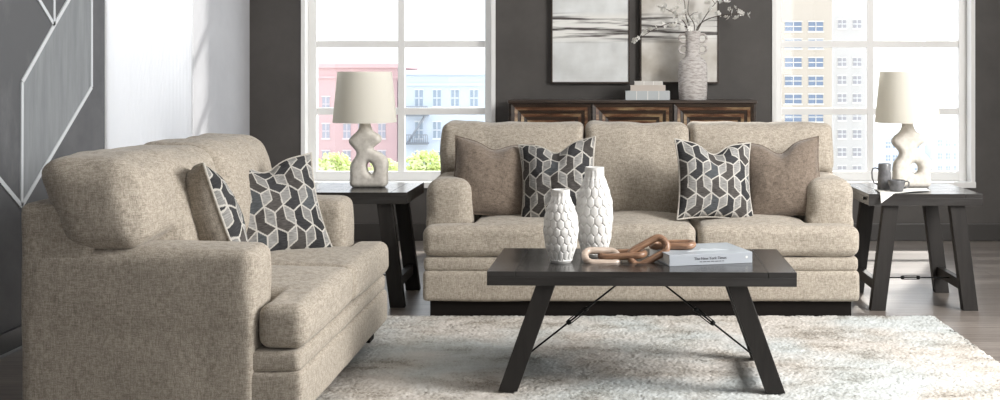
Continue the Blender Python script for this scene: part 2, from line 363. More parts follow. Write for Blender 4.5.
# right wall with tall windows (outside the frame; lets the side daylight in)
bm = bmesh.new()
boxb(bm, XR, XR+.2, -2.5, 1.0, 0, ZC); boxb(bm, XR, XR+.2, 6.2, YB, 0, ZC)
boxb(bm, XR, XR+.2, 1.0, 6.2, 0, .5); boxb(bm, XR, XR+.2, 1.0, 6.2, 3.8, ZC)
for y in (2.7, 4.5): boxb(bm, XR, XR+.2, y-.07, y+.07, .5, 3.8)
struct(obj('wall_right', bm, M['wall_dark']))
bm = bmesh.new(); boxb(bm, XL-.2, 1.2, -2.7, -2.5, 0, ZC); boxb(bm, 3.4, XR+.2, -2.7, -2.5, 0, ZC); boxb(bm, 1.2, 3.4, -2.7, -2.5, 0, .5); boxb(bm, 1.2, 3.4, -2.7, -2.5, 3.8, ZC)
struct(obj('wall_front', bm, M['wall_white']))
def window(idx, x0, x1, xm, zs):
    bm = bmesh.new(); t = .09; y0, y1 = YB+.10, YB+.16
    # reveal lining
    boxb(bm, x0-.02, x0+.012, YB-.012, YB+.22, WZ0-.03, WZ1+.02, .003); boxb(bm, x1-.012, x1+.02, YB-.012, YB+.22, WZ0-.03, WZ1+.02, .003)
    boxb(bm, x0-.02, x1+.02, YB-.03, YB+.22, WZ0-.04, WZ0+.005, .004); boxb(bm, x0-.02, x1+.02, YB-.012, YB+.22, WZ1-.02, WZ1+.03, .004)
    o = struct(obj('window_%d' % idx, bm, M['frame_white']))
    bm = bmesh.new()
    boxb(bm, x0+.012, x0+.07, y0, y1, WZ0, WZ1, .004); boxb(bm, x1-.07, x1-.012, y0, y1, WZ0, WZ1, .004)
    boxb(bm, x0+.07, x1-.07, y0, y1, WZ0+.005, WZ0+.075, .004); boxb(bm, x0+.07, x1-.07, y0, y1, WZ1-.07, WZ1, .004)
    obj('window_frame', bm, M['frame_white'], o)
    bm = bmesh.new(); boxb(bm, xm-.026, xm+.026, y0+.01, y1-.01, WZ0+.07, WZ1-.07, .004)
    for z in zs: boxb(bm, x0+.07, x1-.07, y0+.012, y1-.012, z-.026, z+.026, .004)
    obj('muntin', bm, M['frame_white'], o)
    bm = bmesh.new(); boxb(bm, x0+.06, x1-.06, YB+.127, YB+.133, WZ0+.06, WZ1-.06); obj('pane', bm, M['glass'], o)
zs = [.975, 1.49, 2.005, 2.52]
window(1, WL[0], WL[1], -1.522, zs); window(2, WR[0], WR[1], 2.07, zs)
# baseboards
bm = bmesh.new(); boxb(bm, XL, XL+.015, -2.5, YW1, 0, .10, .003); struct(obj('baseboard_left', bm, M['base']))
bm = bmesh.new(); boxb(bm, XL+.015, XL+.028, -2.5, YW1, 0, .012, .003); struct(obj('trim_1', bm, M['highlight_trim']))
bm = bmesh.new(); boxb(bm, XL+.015, XR, YB-.018, YB, 0, .13, .004); struct(obj('baseboard_back', bm, M['base']))

# mural lines on the left wall
def WPt(px, py):
    Y = -XL*F/(VX-px); return (Y, CH-(py-VY)*Y/F)
mur = thing('wall_mural', 'large angular mural of white lines and grey painted shapes on the left wall', 'mural', (XL, 4.6, 1.2))
def wall_poly(name, pts, mat, t0, t1, parent):
    bm = bmesh.new(); a = [bm.verts.new((t0, y-4.6, z-1.2)) for y, z in pts]; b = [bm.verts.new((t1, y-4.6, z-1.2)) for y, z in pts]
    n = len(pts); bm.faces.new(a); bm.faces.new(b[::-1])
    for i in range(n): bm.faces.new((a[i], b[i], b[(i+1) % n], a[(i+1) % n]))
    bmesh.ops.recalc_face_normals(bm, faces=bm.faces); return obj(name, bm, mat, parent)
A, B_, C_, D_, E_ = WPt(53.5, 25), WPt(21.5, 82), WPt(21, 206), WPt(91, 87), WPt(90, -60)
kk = WPt(103, -60)
top = (A[0]+(A[0]-B_[0])*1.9, A[1]+(A[1]-B_[1])*1.9)
E2 = (E_[0], A[1]+(E_[0]-A[0])*(A[1]-B_[1])/(A[0]-B_[0]))
low = (4.6-.32, C_[1]-.02)
wall_poly('painted_panel', [A, B_, C_, D_, (D_[0], E2[1])], M['mural'], .0, .002, mur)
wall_poly('chalk_panel', [(3.2, WPt(0, 175)[1]), (C_[0]-.02, C_[1]), B_, A, (A[0], 3.2), (3.2, 3.2)], M['chalk'], .0, .0015, mur)
def strip(p, q, wd):
    p, q = Vector(p), Vector(q); d = (q-p).normalized(); n = Vector((-d.y, d.x))*wd/2
    wall_poly('white_line', [tuple(p+n), tuple(q+n), tuple(q-n), tuple(p-n)], M['tape'], .0, .006, mur)
strip(A, B_, .022); strip(B_, C_, .020); strip(C_, D_, .022); strip(D_, (D_[0], E2[1]), .020); strip(A, (D_[0], E2[1]), .022)
w38 = WPt(38.5, 0); strip(A, (A[0]+(w38[0]-A[0])*4, A[1]+(w38[1]-A[1])*4), .02); strip(A, (A[0], 3.2), .018)
Z0 = WPt(0, 181); strip(C_, (C_[0]+(Z0[0]-C_[0])*4, C_[1]+(Z0[1]-C_[1])*4), .022)

# ================================================================== RUG
def make_rug(x0, x1, y0, y1, h=.020):
    nx, ny = 520, 400; cx, cy = (x0+x1)/2, (y0+y1)/2
    verts = []; faces = []
    for j in range(ny+1):
        for i in range(nx+1):
            x = x0+(x1-x0)*i/nx; y = y0+(y1-y0)*j/ny
            e = min(i, nx-i, j, ny-j); k = 0 if e == 0 else min(1, .55+e*.12)
            jx, jy = random.uniform(-.003, .003), random.uniform(-.003, .003)
            if e <= 3: jx += random.gauss(0, .005); jy += random.gauss(0, .005)
            z = (h-.009)*k + k*random.uniform(-.0035, .0040) + k*.004*noise.noise(Vector((x*14, y*14, 0)))
            verts.append((x-cx+jx, y-cy+jy, max(z, .0008)))
    for j in range(ny):
        for i in range(nx):
            a = j*(nx+1)+i; faces.append((a, a+1, a+nx+2, a+nx+1))
    me = bpy.data.meshes.new('area_rug'); me.from_pydata(verts, [], faces); me.materials.append(M['rug']); smooth(me)
    o = bpy.data.objects.new('area_rug', me); COL.objects.link(o); o.location = (cx, cy, 0); return o
RX1, RY1 = 1.715, 5.905
rug = make_rug(-1.55, RX1, 3.5, RY1+.04)
tag(rug, 'large mottled ivory and grey area rug with a soft pile under the coffee table', 'rug')
RUG = .016

# ================================================================== SOFAS
def make_sofa(name, label, cat, W, seat_edges, back_edges, loc, rz, plinth, arm_h, eo, tz):
    t = thing(name, label, cat, loc, rz); D = .95; A_ = .235; hw = W/2; ai = hw-A_
    m = M['sofa']
    bm = bmesh.new(); rbox(bm, -hw+.004, hw-.004, .0, .22, .084, .243, .018, (0, .006, 0)); rbox(bm, -hw+.03, hw-.03, .15, D-.02, .084, .243, .015)
    obj('base_panel', fuse(bm, .011, 3, .003, 6, 1), m, t)
    bm = bmesh.new(); rbox(bm, -hw+.008, hw-.008, .006, .22, .236, .312, .020, (0, .008, 0)); rbox(bm, -hw+.03, hw-.03, .15, D-.02, .236, .312, .015)
    obj('seat_rail', fuse(bm, .011, 3, .003, 6, 2), m, t)
    # arms
    for s in (-1, 1):
        ah = arm_h[0 if s < 0 else 1]; bm = bmesh.new(); x0, x1 = sorted((s*ai, s*(hw+.004)))
        rbox(bm, x0, x1, .163, D-.01, .082, .50, .02)
        rbox(bm, x0-.002, x1+.002, .160, D-.02, 0.36, ah, (.07 if plinth else .042), (.004, .008, .010))
        obj('arm', fuse(bm, .012, 7, .005, 4, 3+s), m, t)
    # back frame
    bm = bmesh.new(); rbox(bm, -hw-.002, hw+.002, D-.25, D, .082, .81, .022, (0, 0, .006))
    obj('back_frame', fuse(bm, .014, 4, .004, 4, 6), m, t)
    # seat cushions
    for i, (a, b) in enumerate(zip(seat_edges, seat_edges[1:])):
        bm = bmesh.new(); g = .004
        A0, B0 = max(a, -ai), min(b, ai)
        rbox(bm, A0+g*1.6, B0-g*1.6, -.008, .66, .315, .472, .038, (.004, .012, .030))
        if a < -ai: rbox(bm, -hw+.006, A0+.15, -.008, .155, .315, .466, .038, (.004, .010, .010))
        if b > ai: rbox(bm, B0-.15, hw-.006, -.008, .155, .315, .466, .038, (.004, .010, .010))
        obj('seat_cushion', fuse(bm, .010, 4, .006, 4.5, 10+i+W), m, t)
    cr_ = .045 if plinth else .062
    ear = [h+.004 for h in arm_h]
    for i, (a, b) in enumerate(zip(back_edges, back_edges[1:])):
        bm = bmesh.new(); g = .003; A0, B0 = max(a, -ai), min(b, ai)
        rbox(bm, A0+g, B0-g, .50, .755, .44, tz, cr_, (.005, .045, .006))
        if a < -ai: rbox(bm, -hw-eo, A0+.2, 0.515, .755, ear[0], tz, cr_, (.010, .03, .008))
        if b > ai: rbox(bm, B0-.2, hw+eo, 0.515, .755, ear[1], tz, cr_, (.010, .03, .008))
        cx = (a+b)/2; w2 = (b-a)/2
        def fn(p):
            q = p.copy(); k_ = max(0, min(1, (p.y-.50)/.25)); q.y += (p.z-.45)*.13 + k_*max(0, p.z-.60)*.20 - (1-k_)*.02*math.sin(max(0, min(1, (p.z-.45)/.5))*PI)
            if q.z > .70:
                u = (q.x-cx)/w2; k2 = min(1, (q.z-.70)/.2); k2 = k2*k2*(3-2*k2); q.z += k2*((.014 if plinth else (-.014 if q.x < -.4 else .008))*abs(u)**3 - .004 + .006*noise.noise(Vector((q.x*9, i*5, 1))))
            return q
        obj('back_cushion', fuse(bm, .011, 4, .010, 4.2, 20+i+W, fn), m, t)
    if plinth:
        bm = bmesh.new(); boxb(bm, -hw+.04, hw-.04, .035, .80, 0, .084, .006); obj('plinth', bm, M['black_foot'], t)
    else:
        for s in (-1, 1):
            for y in (.10, .84):
                bm = bmesh.new(); boxb(bm, s*(hw-.10)-.045, s*(hw-.10)+.045, y-.045, y+.045, (RUG-.004 if y < .5 else 0), .084, .006)
                obj('foot', bm, M['black_foot'], t)
    return t
make_sofa('sofa', 'three seat oatmeal chenille sofa facing the camera behind the coffee table', 'sofa', 2.25,
          [-1.125, -.286, .286, 1.125], [-1.105, -.297, .290, 1.105], (.21, 5.92, 0), 0, True, (.695, .695), -.022, .972)
make_sofa('loveseat', 'two seat oatmeal loveseat at left, seen from its arm side', 'loveseat', 1.58,
          [-.79, 0, .79], [-.775, 0, .775], (-1.0, 4.67, 0), PI/2, False, (.652, .678), .024, .965)

# ================================================================== PILLOWS
PC = {'dark': (.050, .050, .053), 'dark2': (.085, .078, .074), 'light': (.30, .295, .285), 'blue': (.10, .108, .115), 'line': (.50, .48, .445)}
def pattern(x, y):
    """elongated hexagons, each split into a pale leaf and a dark bent bar, outlined"""
    x += .006*noise.noise(Vector((x*9, y*9, 3))); y += .006*noise.noise(Vector((x*9, y*9, 8))); w_, h_ = .088, .098; sq = (w_*.8660)/h_      # squash so that the cells are regular
    best = None; d2 = None; r0 = round(y/h_)
    for ri in (r0-1, r0, r0+1):
        off = .5*(ri % 2); c0 = round(x/w_-off)
        for ci in (c0-1, c0, c0+1):
            cx, cy = (ci+off)*w_, ri*h_; dx, dy = x-cx, (y-cy)*sq; d = dx*dx+dy*dy
            if best is None or d < best[0]: d2 = best; best = (d, ci, ri, cx, cy)
            elif d2 is None or d < d2[0]: d2 = (d, ci, ri, cx, cy)
    d, ci, ri, cx, cy = best
    L = math.hypot(d2[3]-cx, (d2[4]-cy)*sq); edge = (d2[0]-d)/(2*L)
    s = 1 if (ri % 2 == 0) else -1
    u, v = (x-cx)*s, (y-cy)*sq
    l1 = u; l2 = v+.577*u
    inl = l1 > 0 and l2 > 0
    dl = min(abs(l1) if v > -.002 else 9, abs(l2)/1.155 if l1 > -.002 else 9)
    if edge < .0027 or dl < .0025: return PC['line']
    rnd = random.Random(ci*71+ri*13); k = .8+.4*rnd.random()
    n = .85+.5*noise.noise(Vector((x*40, y*300, ci)))
    c = PC['light'] if inl else (PC['dark'] if rnd.random() < .6 else (PC['dark2'] if rnd.random() < .5 else PC['blue']))
    return tuple(max(0, a*k*n) for a in c)
def attr_mat():
    m = pmat('hexagon_print_fabric', (.5, .5, .5), .9, .15); L = m.node_tree.links; b = m.node_tree.nodes['Principled BSDF']
    a = N(m, 'ShaderNodeAttribute'); a.attribute_name = 'print'; L.new(a.outputs[0], b.inputs['Base Color'])
    t = N(m, 'ShaderNodeTexCoord'); n = N(m, 'ShaderNodeTexNoise'); n.inputs['Scale'].default_value = 300; L.new(t.outputs['Object'], n.inputs[0])
    bp = N(m, 'ShaderNodeBump'); bp.inputs['Strength'].default_value = .3; bp.inputs['Distance'].default_value = .002
    L.new(n.outputs[0], bp.inputs['Height']); L.new(bp.outputs[0], b.inputs['Normal']); return m
M['print'] = attr_mat()
def make_pillow(label, kind, loc, yaw, lean, roll, size=.45, T=.095, chop=.06, seed=0, back='taupe', group=None):
    """local: x width, z height, front faces -y"""
    t = thing('throw_pillow', label, 'pillow', loc, 0, group)
    t.rotation_mode = 'QUATERNION'
    t.rotation_quaternion = (Matrix.Rotation(yaw, 4, 'Z') @ Matrix.Rotation(-lean, 4, 'X') @ Matrix.Rotation(roll, 4, 'Y')).to_quaternion()
    h = size/2
    def pos(u, v, side):
        # concave outline with pointed ears
        x = u*h*(1-.10*(1-abs(u)**1.5*0)*(1-v*v)*abs(u)); z = v*h*(1-.10*(1-u*u)*abs(v))
        th = T*max(0, (1-abs(u)**2.2)*(1-abs(v)**2.2))**.55
        if v > -.2:
            c = math.exp(-(u*u)/.10)*((v+.2)/1.2)**1.6; z -= chop*c; th *= (1-.35*c)
        wr = .006*noise.noise(Vector((u*3+seed, v*3, side)))+.003*noise.noise(Vector((u*8+seed, v*8, side+4)))
        ed = max(abs(u), abs(v)); y = side*(th+wr*(1-ed**4)*1.0)
        return Vector((x, y, z))
    def panel(side, n):
        bm = bmesh.new(); col = bm.loops.layers.float_color.new('print') if False else None
        g = [[bm.verts.new(pos(-1+2*i/n, -1+2*j/n, side)) for i in range(n+1)] for j in range(n+1)]
        for j in range(n):
            for i in range(n):
                q = (g[j][i], g[j][i+1], g[j+1][i+1], g[j+1][i]); bm.faces.new(q if side < 0 else q[::-1])
        me = bpy.data.meshes.new('panel'); bm.to_mesh(me); bm.free(); smooth(me); return me
    if kind == 'print':
        n = 190; me = panel(-1, n); ca = me.color_attributes.new('print', 'FLOAT_COLOR', 'POINT'); k = 0; buf = []
        for j in range(n+1):
            for i in range(n+1):
                c = pattern((-1+2*i/n)*h+seed*.031, (-1+2*j/n)*h+seed*.017); buf += [*c, 1]
        ca.data.foreach_set('color', buf); obj('front_panel', me, M['print'], t, label='grey and charcoal hexagon print')
        obj('back_panel', panel(1, 50), M[back], t)
    else:
        obj('front_panel', panel(-1, 60), M['taupe'], t); obj('back_panel', panel(1, 50), M['taupe'], t)
    bm = bmesh.new(); ring = []; n = 24
    for i in range(n): ring.append(pos(-1+2*i/n, -1, 0)*1.005)
    for i in range(n): ring.append(pos(1, -1+2*i/n, 0)*1.005)
    for i in range(n): ring.append(pos(1-2*i/n, 1, 0)*1.005)
    for i in range(n): ring.append(pos(-1, 1-2*i/n, 0)*1.005)
    for p in ring: p.y = 0
    tube(bm, ring, .0052, 8, closed=True); obj('piping', bm, M['piping'] if kind == 'print' else M['taupe'], t, sm=True)
    return t
R = math.radians
def pz(size, lean): return .475+size/2*math.cos(lean)
make_pillow('plain taupe pillow at the left end of the three seat sofa', 'plain', (-.590, 6.25, .685), R(8), R(16), R(7), .43, .10, .035, 1)
make_pillow('hexagon print pillow on the three seat sofa, behind the white vases', 'print', (-.222, 6.15, .69), R(-14), R(17), R(-7), .425, .09, .05, 2)
make_pillow('hexagon print pillow near the right end of the three seat sofa', 'print', (.608, 6.15, .685), R(16), R(16), R(4), .43, .09, .055, 3)
make_pillow('plain taupe pillow at the right end of the three seat sofa', 'plain', (.985, 6.25, .685), R(-6), R(16), R(-5), .435, .10, .06, 4)
make_pillow('hexagon print pillow propped on the far end of the loveseat', 'print', (-1.415, 4.985, .672), R(36), R(25), R(-3), .46, .08, .05, 5)
make_pillow('taupe backed hexagon print pillow turned sideways behind the near loveseat arm', 'print', (-1.515, 4.43, .690), R(127), R(20), R(0), .49, .12, .05, 6, back='greige')

# ================================================================== TABLES
def leg_bm(top, bot, wx, wy):
    bm = bmesh.new(); a = []; 
    for p in (bot, top):
        a.append([bm.verts.new((p[0]+sx*wx/2, p[1]+sy*wy/2, p[2])) for sx, sy in ((-1, -1), (1, -1), (1, 1), (-1, 1))])
    bm.faces.new(a[0][::-1]); bm.faces.new(a[1])
    for k in range(4): bm.faces.new((a[0][k], a[0][(k+1) % 4], a[1][(k+1) % 4], a[1][k]))
    bmesh.ops.bevel(bm, geom=bm.edges[:], offset=.002, segments=1, affect='EDGES'); return bm
def tabletop(W, D, z0, z1, cx=0, cy=0, bread=.10):
    """planked top with breadboard ends"""
    bm = bmesh.new(); g = .0012; zt = z1-.022; boxb(bm, cx-W/2, cx+W/2, cy-D/2, cy+D/2, z0, zt, .0015); z0 = zt
    boxb(bm, cx-W/2, cx-W/2+bread-g, cy-D/2, cy+D/2, z0, z1, .002); boxb(bm, cx+W/2-bread+g, cx+W/2, cy-D/2, cy+D/2, z0, z1, .002)
    n = 4; d = D/n
    for k in range(n): boxb(bm, cx-W/2+bread, cx+W/2-bread, cy-D/2+k*d+(g if k else 0), cy-D/2+(k+1)*d-(g if k < n-1 else 0), z0, z1, .0015)
    return bm
def turnbuckle_rod(p, q, r=.0040):
    bm = bmesh.new(); p, q = Vector(p), Vector(q); tube(bm, [p, q], r, 8)
    d = (q-p).normalized(); m = p.lerp(q, .5); x = d.cross(Vector((0, 1, 0))); 
    if x.length < .1: x = Vector((0, 0, 1))
    x.normalize()
    bb = bmesh.new()
    for s in (-1, 1): tube(bb, [m-d*.045+x*s*.009, m+d*.045+x*s*.009], .0025, 6)
    for s in (-1, 1): tube(bb, [m+d*s*.036, m+d*s*.052], .0100, 8)
    return bm, bb
# coffee table
ct = thing('coffee_table', 'low charcoal plank coffee table with splayed legs standing on the rug', 'coffee table', (.167, 4.755, RUG), R(-1.5))
TH = .468
obj('tabletop', tabletop(1.192, .61, TH-.055, TH, bread=.11), M['darkwood'], ct)
for sx in (-1, 1):
    for sy in (-1, 1):
        obj('leg', leg_bm((sx*.370, sy*.262, TH-.055), (sx*.517, sy*.262, 0), .075, .06), M['legwood'], ct)
    bm = bmesh.new(); boxb(bm, sx*.497-.02, sx*.497+.02, -.235, .235, .042, .082, .002); obj('stretcher', bm, M['legwood'], ct)
    rod, buckle = turnbuckle_rod((sx*.04, 0, TH-.058), (sx*.482, 0, .062))
    ro = obj('brace_rod', rod, M['iron'], ct, sm=True); obj('turnbuckle', buckle, M['iron'], ro, sm=True)
bm = bmesh.new(); boxb(bm, -.07, .07, -.03, .03, TH-.070, TH-.055, .002); obj('rod_block', bm, M['legwood'], ct)
# end tables
def end_table(label, loc):
    t = thing('end_table', label, 'end table', loc, 0, 'pair of end tables beside the sofa'); h = .62; W, D = .60, .61
    obj('tabletop', tabletop(W, D, h-.062, h, bread=.09), M['darkwood'], t)
    for sx in (-1, 1):
        for sy in (-1, 1): obj('leg', leg_bm((sx*.175, sy*.255, h-.062), (sx*.245, sy*.255, 0), .080, .05), M['legwood'], t)
        bm = bmesh.new(); boxb(bm, sx*.232-.018, sx*.232+.018, -.235, .235, .095, .15, .002); obj('stretcher', bm, M['legwood'], t)
    rod, buckle = turnbuckle_rod((-.22, 0, .128), (.22, 0, .128))
    ro = obj('brace_rod', rod, M['iron'], t, sm=True); obj('turnbuckle', buckle, M['iron'], ro, sm=True)
    return t
et = end_table('charcoal wooden end table in the left corner behind the loveseat', (-1.33, 6.47, 0))
e2 = end_table('charcoal wooden end table to the right of the three seat sofa', (1.714, 6.39, 0))
for d in (et, e2): del d['group']
bm = bmesh.new(); tube(bm, [(-.302, -.215, .588), (-.310, -.215, .588)], .009, 10); obj('bolt', bm, M['iron'], e2, sm=True)

# ================================================================== LAMPS
def lamp(label, loc, hole, rz):
    t = thing('table_lamp', label, 'lamp', loc, rz); k = 1/178.7
    L_ = [(361, 121), (359, 130), (350.3, 138.7), (350.3, 144.5), (357.3, 153.5), (351.3, 164), (350.8, 175), (353.5, 187.6)]
    R_ = [(384.5, 187.6), (387.5, 173), (387.7, 161), (381.5, 154), (372.8, 149), (380.8, 142), (379.5, 135.5), (372.6, 131.5), (368, 121)]
    pts = [((x-366)*k, (187.6-y)*k, 0) for x, y in L_+R_]
    out = catmull(pts, 5); out = [(p[0], max(p[1], 0)) for p in out]
    hx, hy, rx, ry, ang = hole
    cx, cy = (hx-366)*k, (187.6-hy)*k; hl = []
    for i in range(28):
        a = 2*PI*i/28; u, v = rx*k*math.cos(a), ry*k*math.sin(a)
        hl.append((cx+u*math.cos(ang)-v*math.sin(ang), cy+u*math.sin(ang)+v*math.cos(ang)))
    me = curve_mesh([out, hl], .018, .028, 5)
    me.transform(Matrix.Rotation(PI/2, 4, 'X'))
    bm = bmesh.new(); bm.from_mesh(me)
    me = fuse(bm, .0045, 8, .0015, 18, 2, lambda p: Vector((p.x, p.y, max(p.z, 0))))
    obj('lamp_base', me, M['lampbase'], t)
    bm = bmesh.new(); lathe(bm, [(.012, .355), (.012, .385), (.006, .386), (.006, .44), (.011, .441), (.011, .47)], 20, ((364.4-366)*k, 0, 0)); obj('lamp_neck', bm, M['iron'], t, auto=40)
    bm = bmesh.new(); cxs = (364.8-366)*k
    lathe(bm, [(.176, .362), (.1765, .366), (.1505, .641), (.150, .645), (.147, .645), (.1475, .641), (.173, .366), (.1725, .362), (.176, .362)], 64, (cxs, 0, 0), (False, False))
    sh = obj('lamp_shade', bm, M['shade'], t, auto=50)
    bm = bmesh.new()
    for a in (0, 2*PI/3, 4*PI/3): tube(bm, [(cxs, 0, .60), (cxs+.148*math.cos(a), .148*math.sin(a), .635)], .002, 6)
    tube(bm, [(cxs, 0, .44), (cxs, 0, .61)], .003, 6); obj('shade_fitter', bm, M['iron'], sh)
    return t
lamp('cream sculpted lamp with linen shade on the end table behind the loveseat', (P(366, 187.6, 6.47).x, 6.47, .62), (370.5, 168.6, 3.6, 6.2, .25), R(0))
lamp('cream sculpted lamp with linen shade standing behind two grey cups', (P(908.5, 187.6, 6.45).x, 6.45, .62), (371.2, 168.4, 4.8, 5.6, .2), R(0))

# ================================================================== COFFEE TABLE OBJECTS
TZ = RUG+TH
def honey_vase(label, X, Y, prof, nc, hr):
    """lathe with scooped hexagon cells"""
    H = prof[-1][1]
    def rad(z):
        for (r0, z0), (r1, z1) in zip(prof, prof[1:]):
            if z <= z1+1e-9:
                tt = (z-z0)/(z1-z0); tt = tt*tt*(3-2*tt)*.5+tt*.5; return r0+(r1-r0)*tt
        return prof[-1][0]
    n, m = 300, 220; bm = bmesh.new(); rings = []
    znk = H*.87
    for j in range(m+1):
        z = H*j/m; r = rad(z); row = []
        for k in range(n):
            a = 2*PI*k/n; off = 0
            if .008 < z < H*.965:
                ax = a/(2*PI)*nc; zz = z/hr if z < znk else 0
                best, sec = 9, 9
                if z < znk:
                    rr = round(zz)
                    for ri in (rr-1, rr, rr+1):
                        sh = .5*(ri % 2); c = round(ax-sh)+sh
                        for cc in (c-1, c, c+1):
                            d = math.hypot((ax-cc)*1.0, (zz-ri)*.80)
                            if d < best: best, sec = d, best
                            elif d < sec: sec = d
                    e = (sec-best); off = (-.0046*math.exp(-(e/.10)**2) - .0014*(1-min(1, e/.8))) if z > .012 else 0
                else:
                    f = abs((ax % 1)-.5)*2; off = -.0022*(1-f)
            row.append(bm.verts.new(((r+off)*math.cos(a), (r+off)*math.sin(a), z)))
        rings.append(row)
    rr = prof[-1][0]
    for q, z in ((rr-.003, H+.001), (rr-.008, H-.002), (rr-.009, H-.06), (rr*.5, H-.07)):
        rings.append([bm.verts.new((q*math.cos(2*PI*k/n), q*math.sin(2*PI*k/n), z)) for k in range(n)])
    for a, b in zip(rings, rings[1:]):
        for k in range(n): bm.faces.new((a[k], a[(k+1) % n], b[(k+1) % n], b[k]))
    bm.faces.new(rings[0][::-1]); bm.faces.new(rings[-1])
    o = obj('honeycomb_vase', bm, M['vase_white'], None, (X, Y, TZ), sm=True); tag(o, label, 'vase'); return o
honey_vase('shorter white honeycomb textured vase at the front of the coffee table pair', P(561, 0, 4.69).x, 4.69,
           [(.040, 0), (.047, .01), (.0655, .07), (.073, .13), (.070, .175), (.058, .22), (.042, .255), (.036, .27), (.036, .294)], 14, .0320)
honey_vase('taller white honeycomb textured vase standing behind the shorter one', P(594.5, 0, 4.86).x, 4.86,
           [(.050, 0), (.056, .012), (.071, .08), (.079, .16), (.077, .22), (.066, .27), (.050, .315), (.041, .335), (.040, .372)], 14, .0385)
# book
bt = thing('coffee_table_book', 'thick pale blue hardcover book lying on the right of the coffee table', 'book', (.274, 4.585, TZ), R(15))
BW, BD, BH = .352, .275, .044
bm = bmesh.new(); boxb(bm, 0, BW, 0, BD, BH-.004, BH, .0012); boxb(bm, 0, BW, 0, BD, 0, .004, .0012)
obj('cover', bm, M['bookcover'], bt)
bm = bmesh.new(); boxb(bm, 0, BW, -.004, .0015, 0, BH, .0015); sp_ = obj('spine', bm, M['bookspine'], bt)
bm = bmesh.new(); boxb(bm, .004, BW-.004, .002, BD-.005, .004, BH-.004); obj('pages', bm, M['paper'], bt)
me = text_mesh('The New York Times', .0155); me.transform(Matrix.Translation((BW*.49, -.0045, BH*.58)) @ Matrix.Rotation(PI/2, 4, 'X')); obj('spine_title', me, M['ink'], sp_)
bm = bmesh.new(); random.seed(3); x = BW*.36
while x < BW*.64:
    d = random.uniform(.008, .02); boxb(bm, x, x+d, -.0046, -.0038, BH*.26, BH*.26+.0028); x += d+.003
obj('spine_small_print', bm, M['ink'], sp_)
bm = bmesh.new(); tube(bm, [(BW*.93, -.0046, BH*.55), (BW*.93, -.0035, BH*.55)], .005, 12); obj('spine_emblem', bm, M['paper'], sp_)
bm = bmesh.new(); pk = [(.10, .07), (.13, .10), (.155, .09), (.185, .14), (.21, .11), (.24, .125), (.28, .07)]
vs = [bm.verts.new((x, y, BH)) for x, y in pk]; vt = [bm.verts.new((x, y, BH+.0008)) for x, y in pk]; bm.faces.new(vs); bm.faces.new(vt)
for k in range(len(pk)): bm.faces.new((vs[k-1], vs[k], vt[k], vt[k-1]))
bmesh.ops.recalc_face_normals(bm, faces=bm.faces[:]); obj('cover_picture', bm, pmat('cover_print', (.58, .62, .66), .4), bt)
# wooden chain
def link_bm(L, W, r):
    bm = bmesh.new(); a, b = L/2-r, W/2-r; rc = b*.86; pts = []
    for cx, cy, a0 in ((a-rc, b-rc, 0), (-(a-rc), b-rc, PI/2), (-(a-rc), -(b-rc), PI), (a-rc, -(b-rc), 1.5*PI)):
        for k in range(9): an = a0+PI/2*k/8; pts.append((cx+rc*math.cos(an), cy+rc*math.sin(an), 0))
    pts = [p for i, p in enumerate(pts) if (Vector(p)-Vector(pts[i-1])).length > 1e-5]
    tube(bm, pts, r, 14, closed=True); return bm
ch = thing('wooden_chain', 'chunky carved wooden chain draped from the coffee table onto the book', 'chain', (.10, 4.70, TZ))
def link(px, py, Y, rot, mat, L=.172, W=.098, r=.0145, label=None):
    p = P(px, py, Y)-Vector((.10, 4.70, TZ)); o = obj('chain_link', link_bm(L, W, r), mat, ch, p, sm=True, label=label); o.rotation_euler = [R(a) for a in rot]; return o
link(601.5, 256.8, 4.700, (36, 3, 12), M['chainpale'], .165, .10, label='pale bleached wooden link')
link(622.5, 254.5, 4.725, (5, -4, -6), M['chainwood'], .205, .095)
link(648.5, 251.5, 4.695, (62, -27, 8), M['chainwood'], .185, .10, .0150)
link(672.5, 244.8, 4.765, (3, -2, -8), M['chainwood'], .195, .098, .0145)

# ================================================================== CUPS AND MAGAZINE ON THE RIGHT END TABLE
EZ = .62
def mag():
    nx, ny = 44, 22; verts = []; faces = []
    FL_, FR_, BL_, BR_ = Vector((1.468, 6.045)), Vector((1.775, 6.215)), Vector((1.505, 6.345)), Vector((1.80, 6.38))
    for j in range(ny+1):
        for i in range(nx+1):
            u, v = i/nx, j/ny; p = FL_.lerp(FR_, u).lerp(BL_.lerp(BR_, u), v)
            g = .35; z = EZ+.0022+.0038*abs(math.sin((u-g)*PI*1.5))*(1-.7*v)
            over = max(0, 6.092-p.y); z -= over*1.1*(1 if u < .3 else .6)
            verts.append((p.x, p.y, z))
    for j in range(ny):
        for i in range(nx):
            a = j*(nx+1)+i; faces.append((a, a+1, a+nx+2, a+nx+1))
    me = bpy.data.meshes.new('m'); me.from_pydata(verts, [], faces)
    bm = bmesh.new(); bm.from_mesh(me); bmesh.ops.solidify(bm, geom=bm.faces[:], thickness=-.0018)
    o = obj('open_magazine', bm, M['paper'], None, sm=True)
    c = Vector((1.6, 6.17, EZ)); o.data.transform(Matrix.Translation(-c)); o.location = c
    tag(o, 'open white magazine lying under the cups, its edge drooping over the end table', 'magazine')
mag()
def mug(label, name, cat, X, Y, prof, wall, hpts, hr):
    t = thing(name, label, cat, (X, Y, EZ+.0062)); bm = bmesh.new()
    full = prof+[(r-wall, z) for r, z in prof[::-1][:-1]]+[(prof[0][0]*.5, prof[1][1]+wall)]
    lathe(bm, full, 40); obj('cup_body', bm, M['mug'], t, auto=45)
    bm = bmesh.new(); tube(bm, [(x, 0, z) for x, z in hpts], hr, 10); obj('handle', bm, M['mug'], t, sm=True)
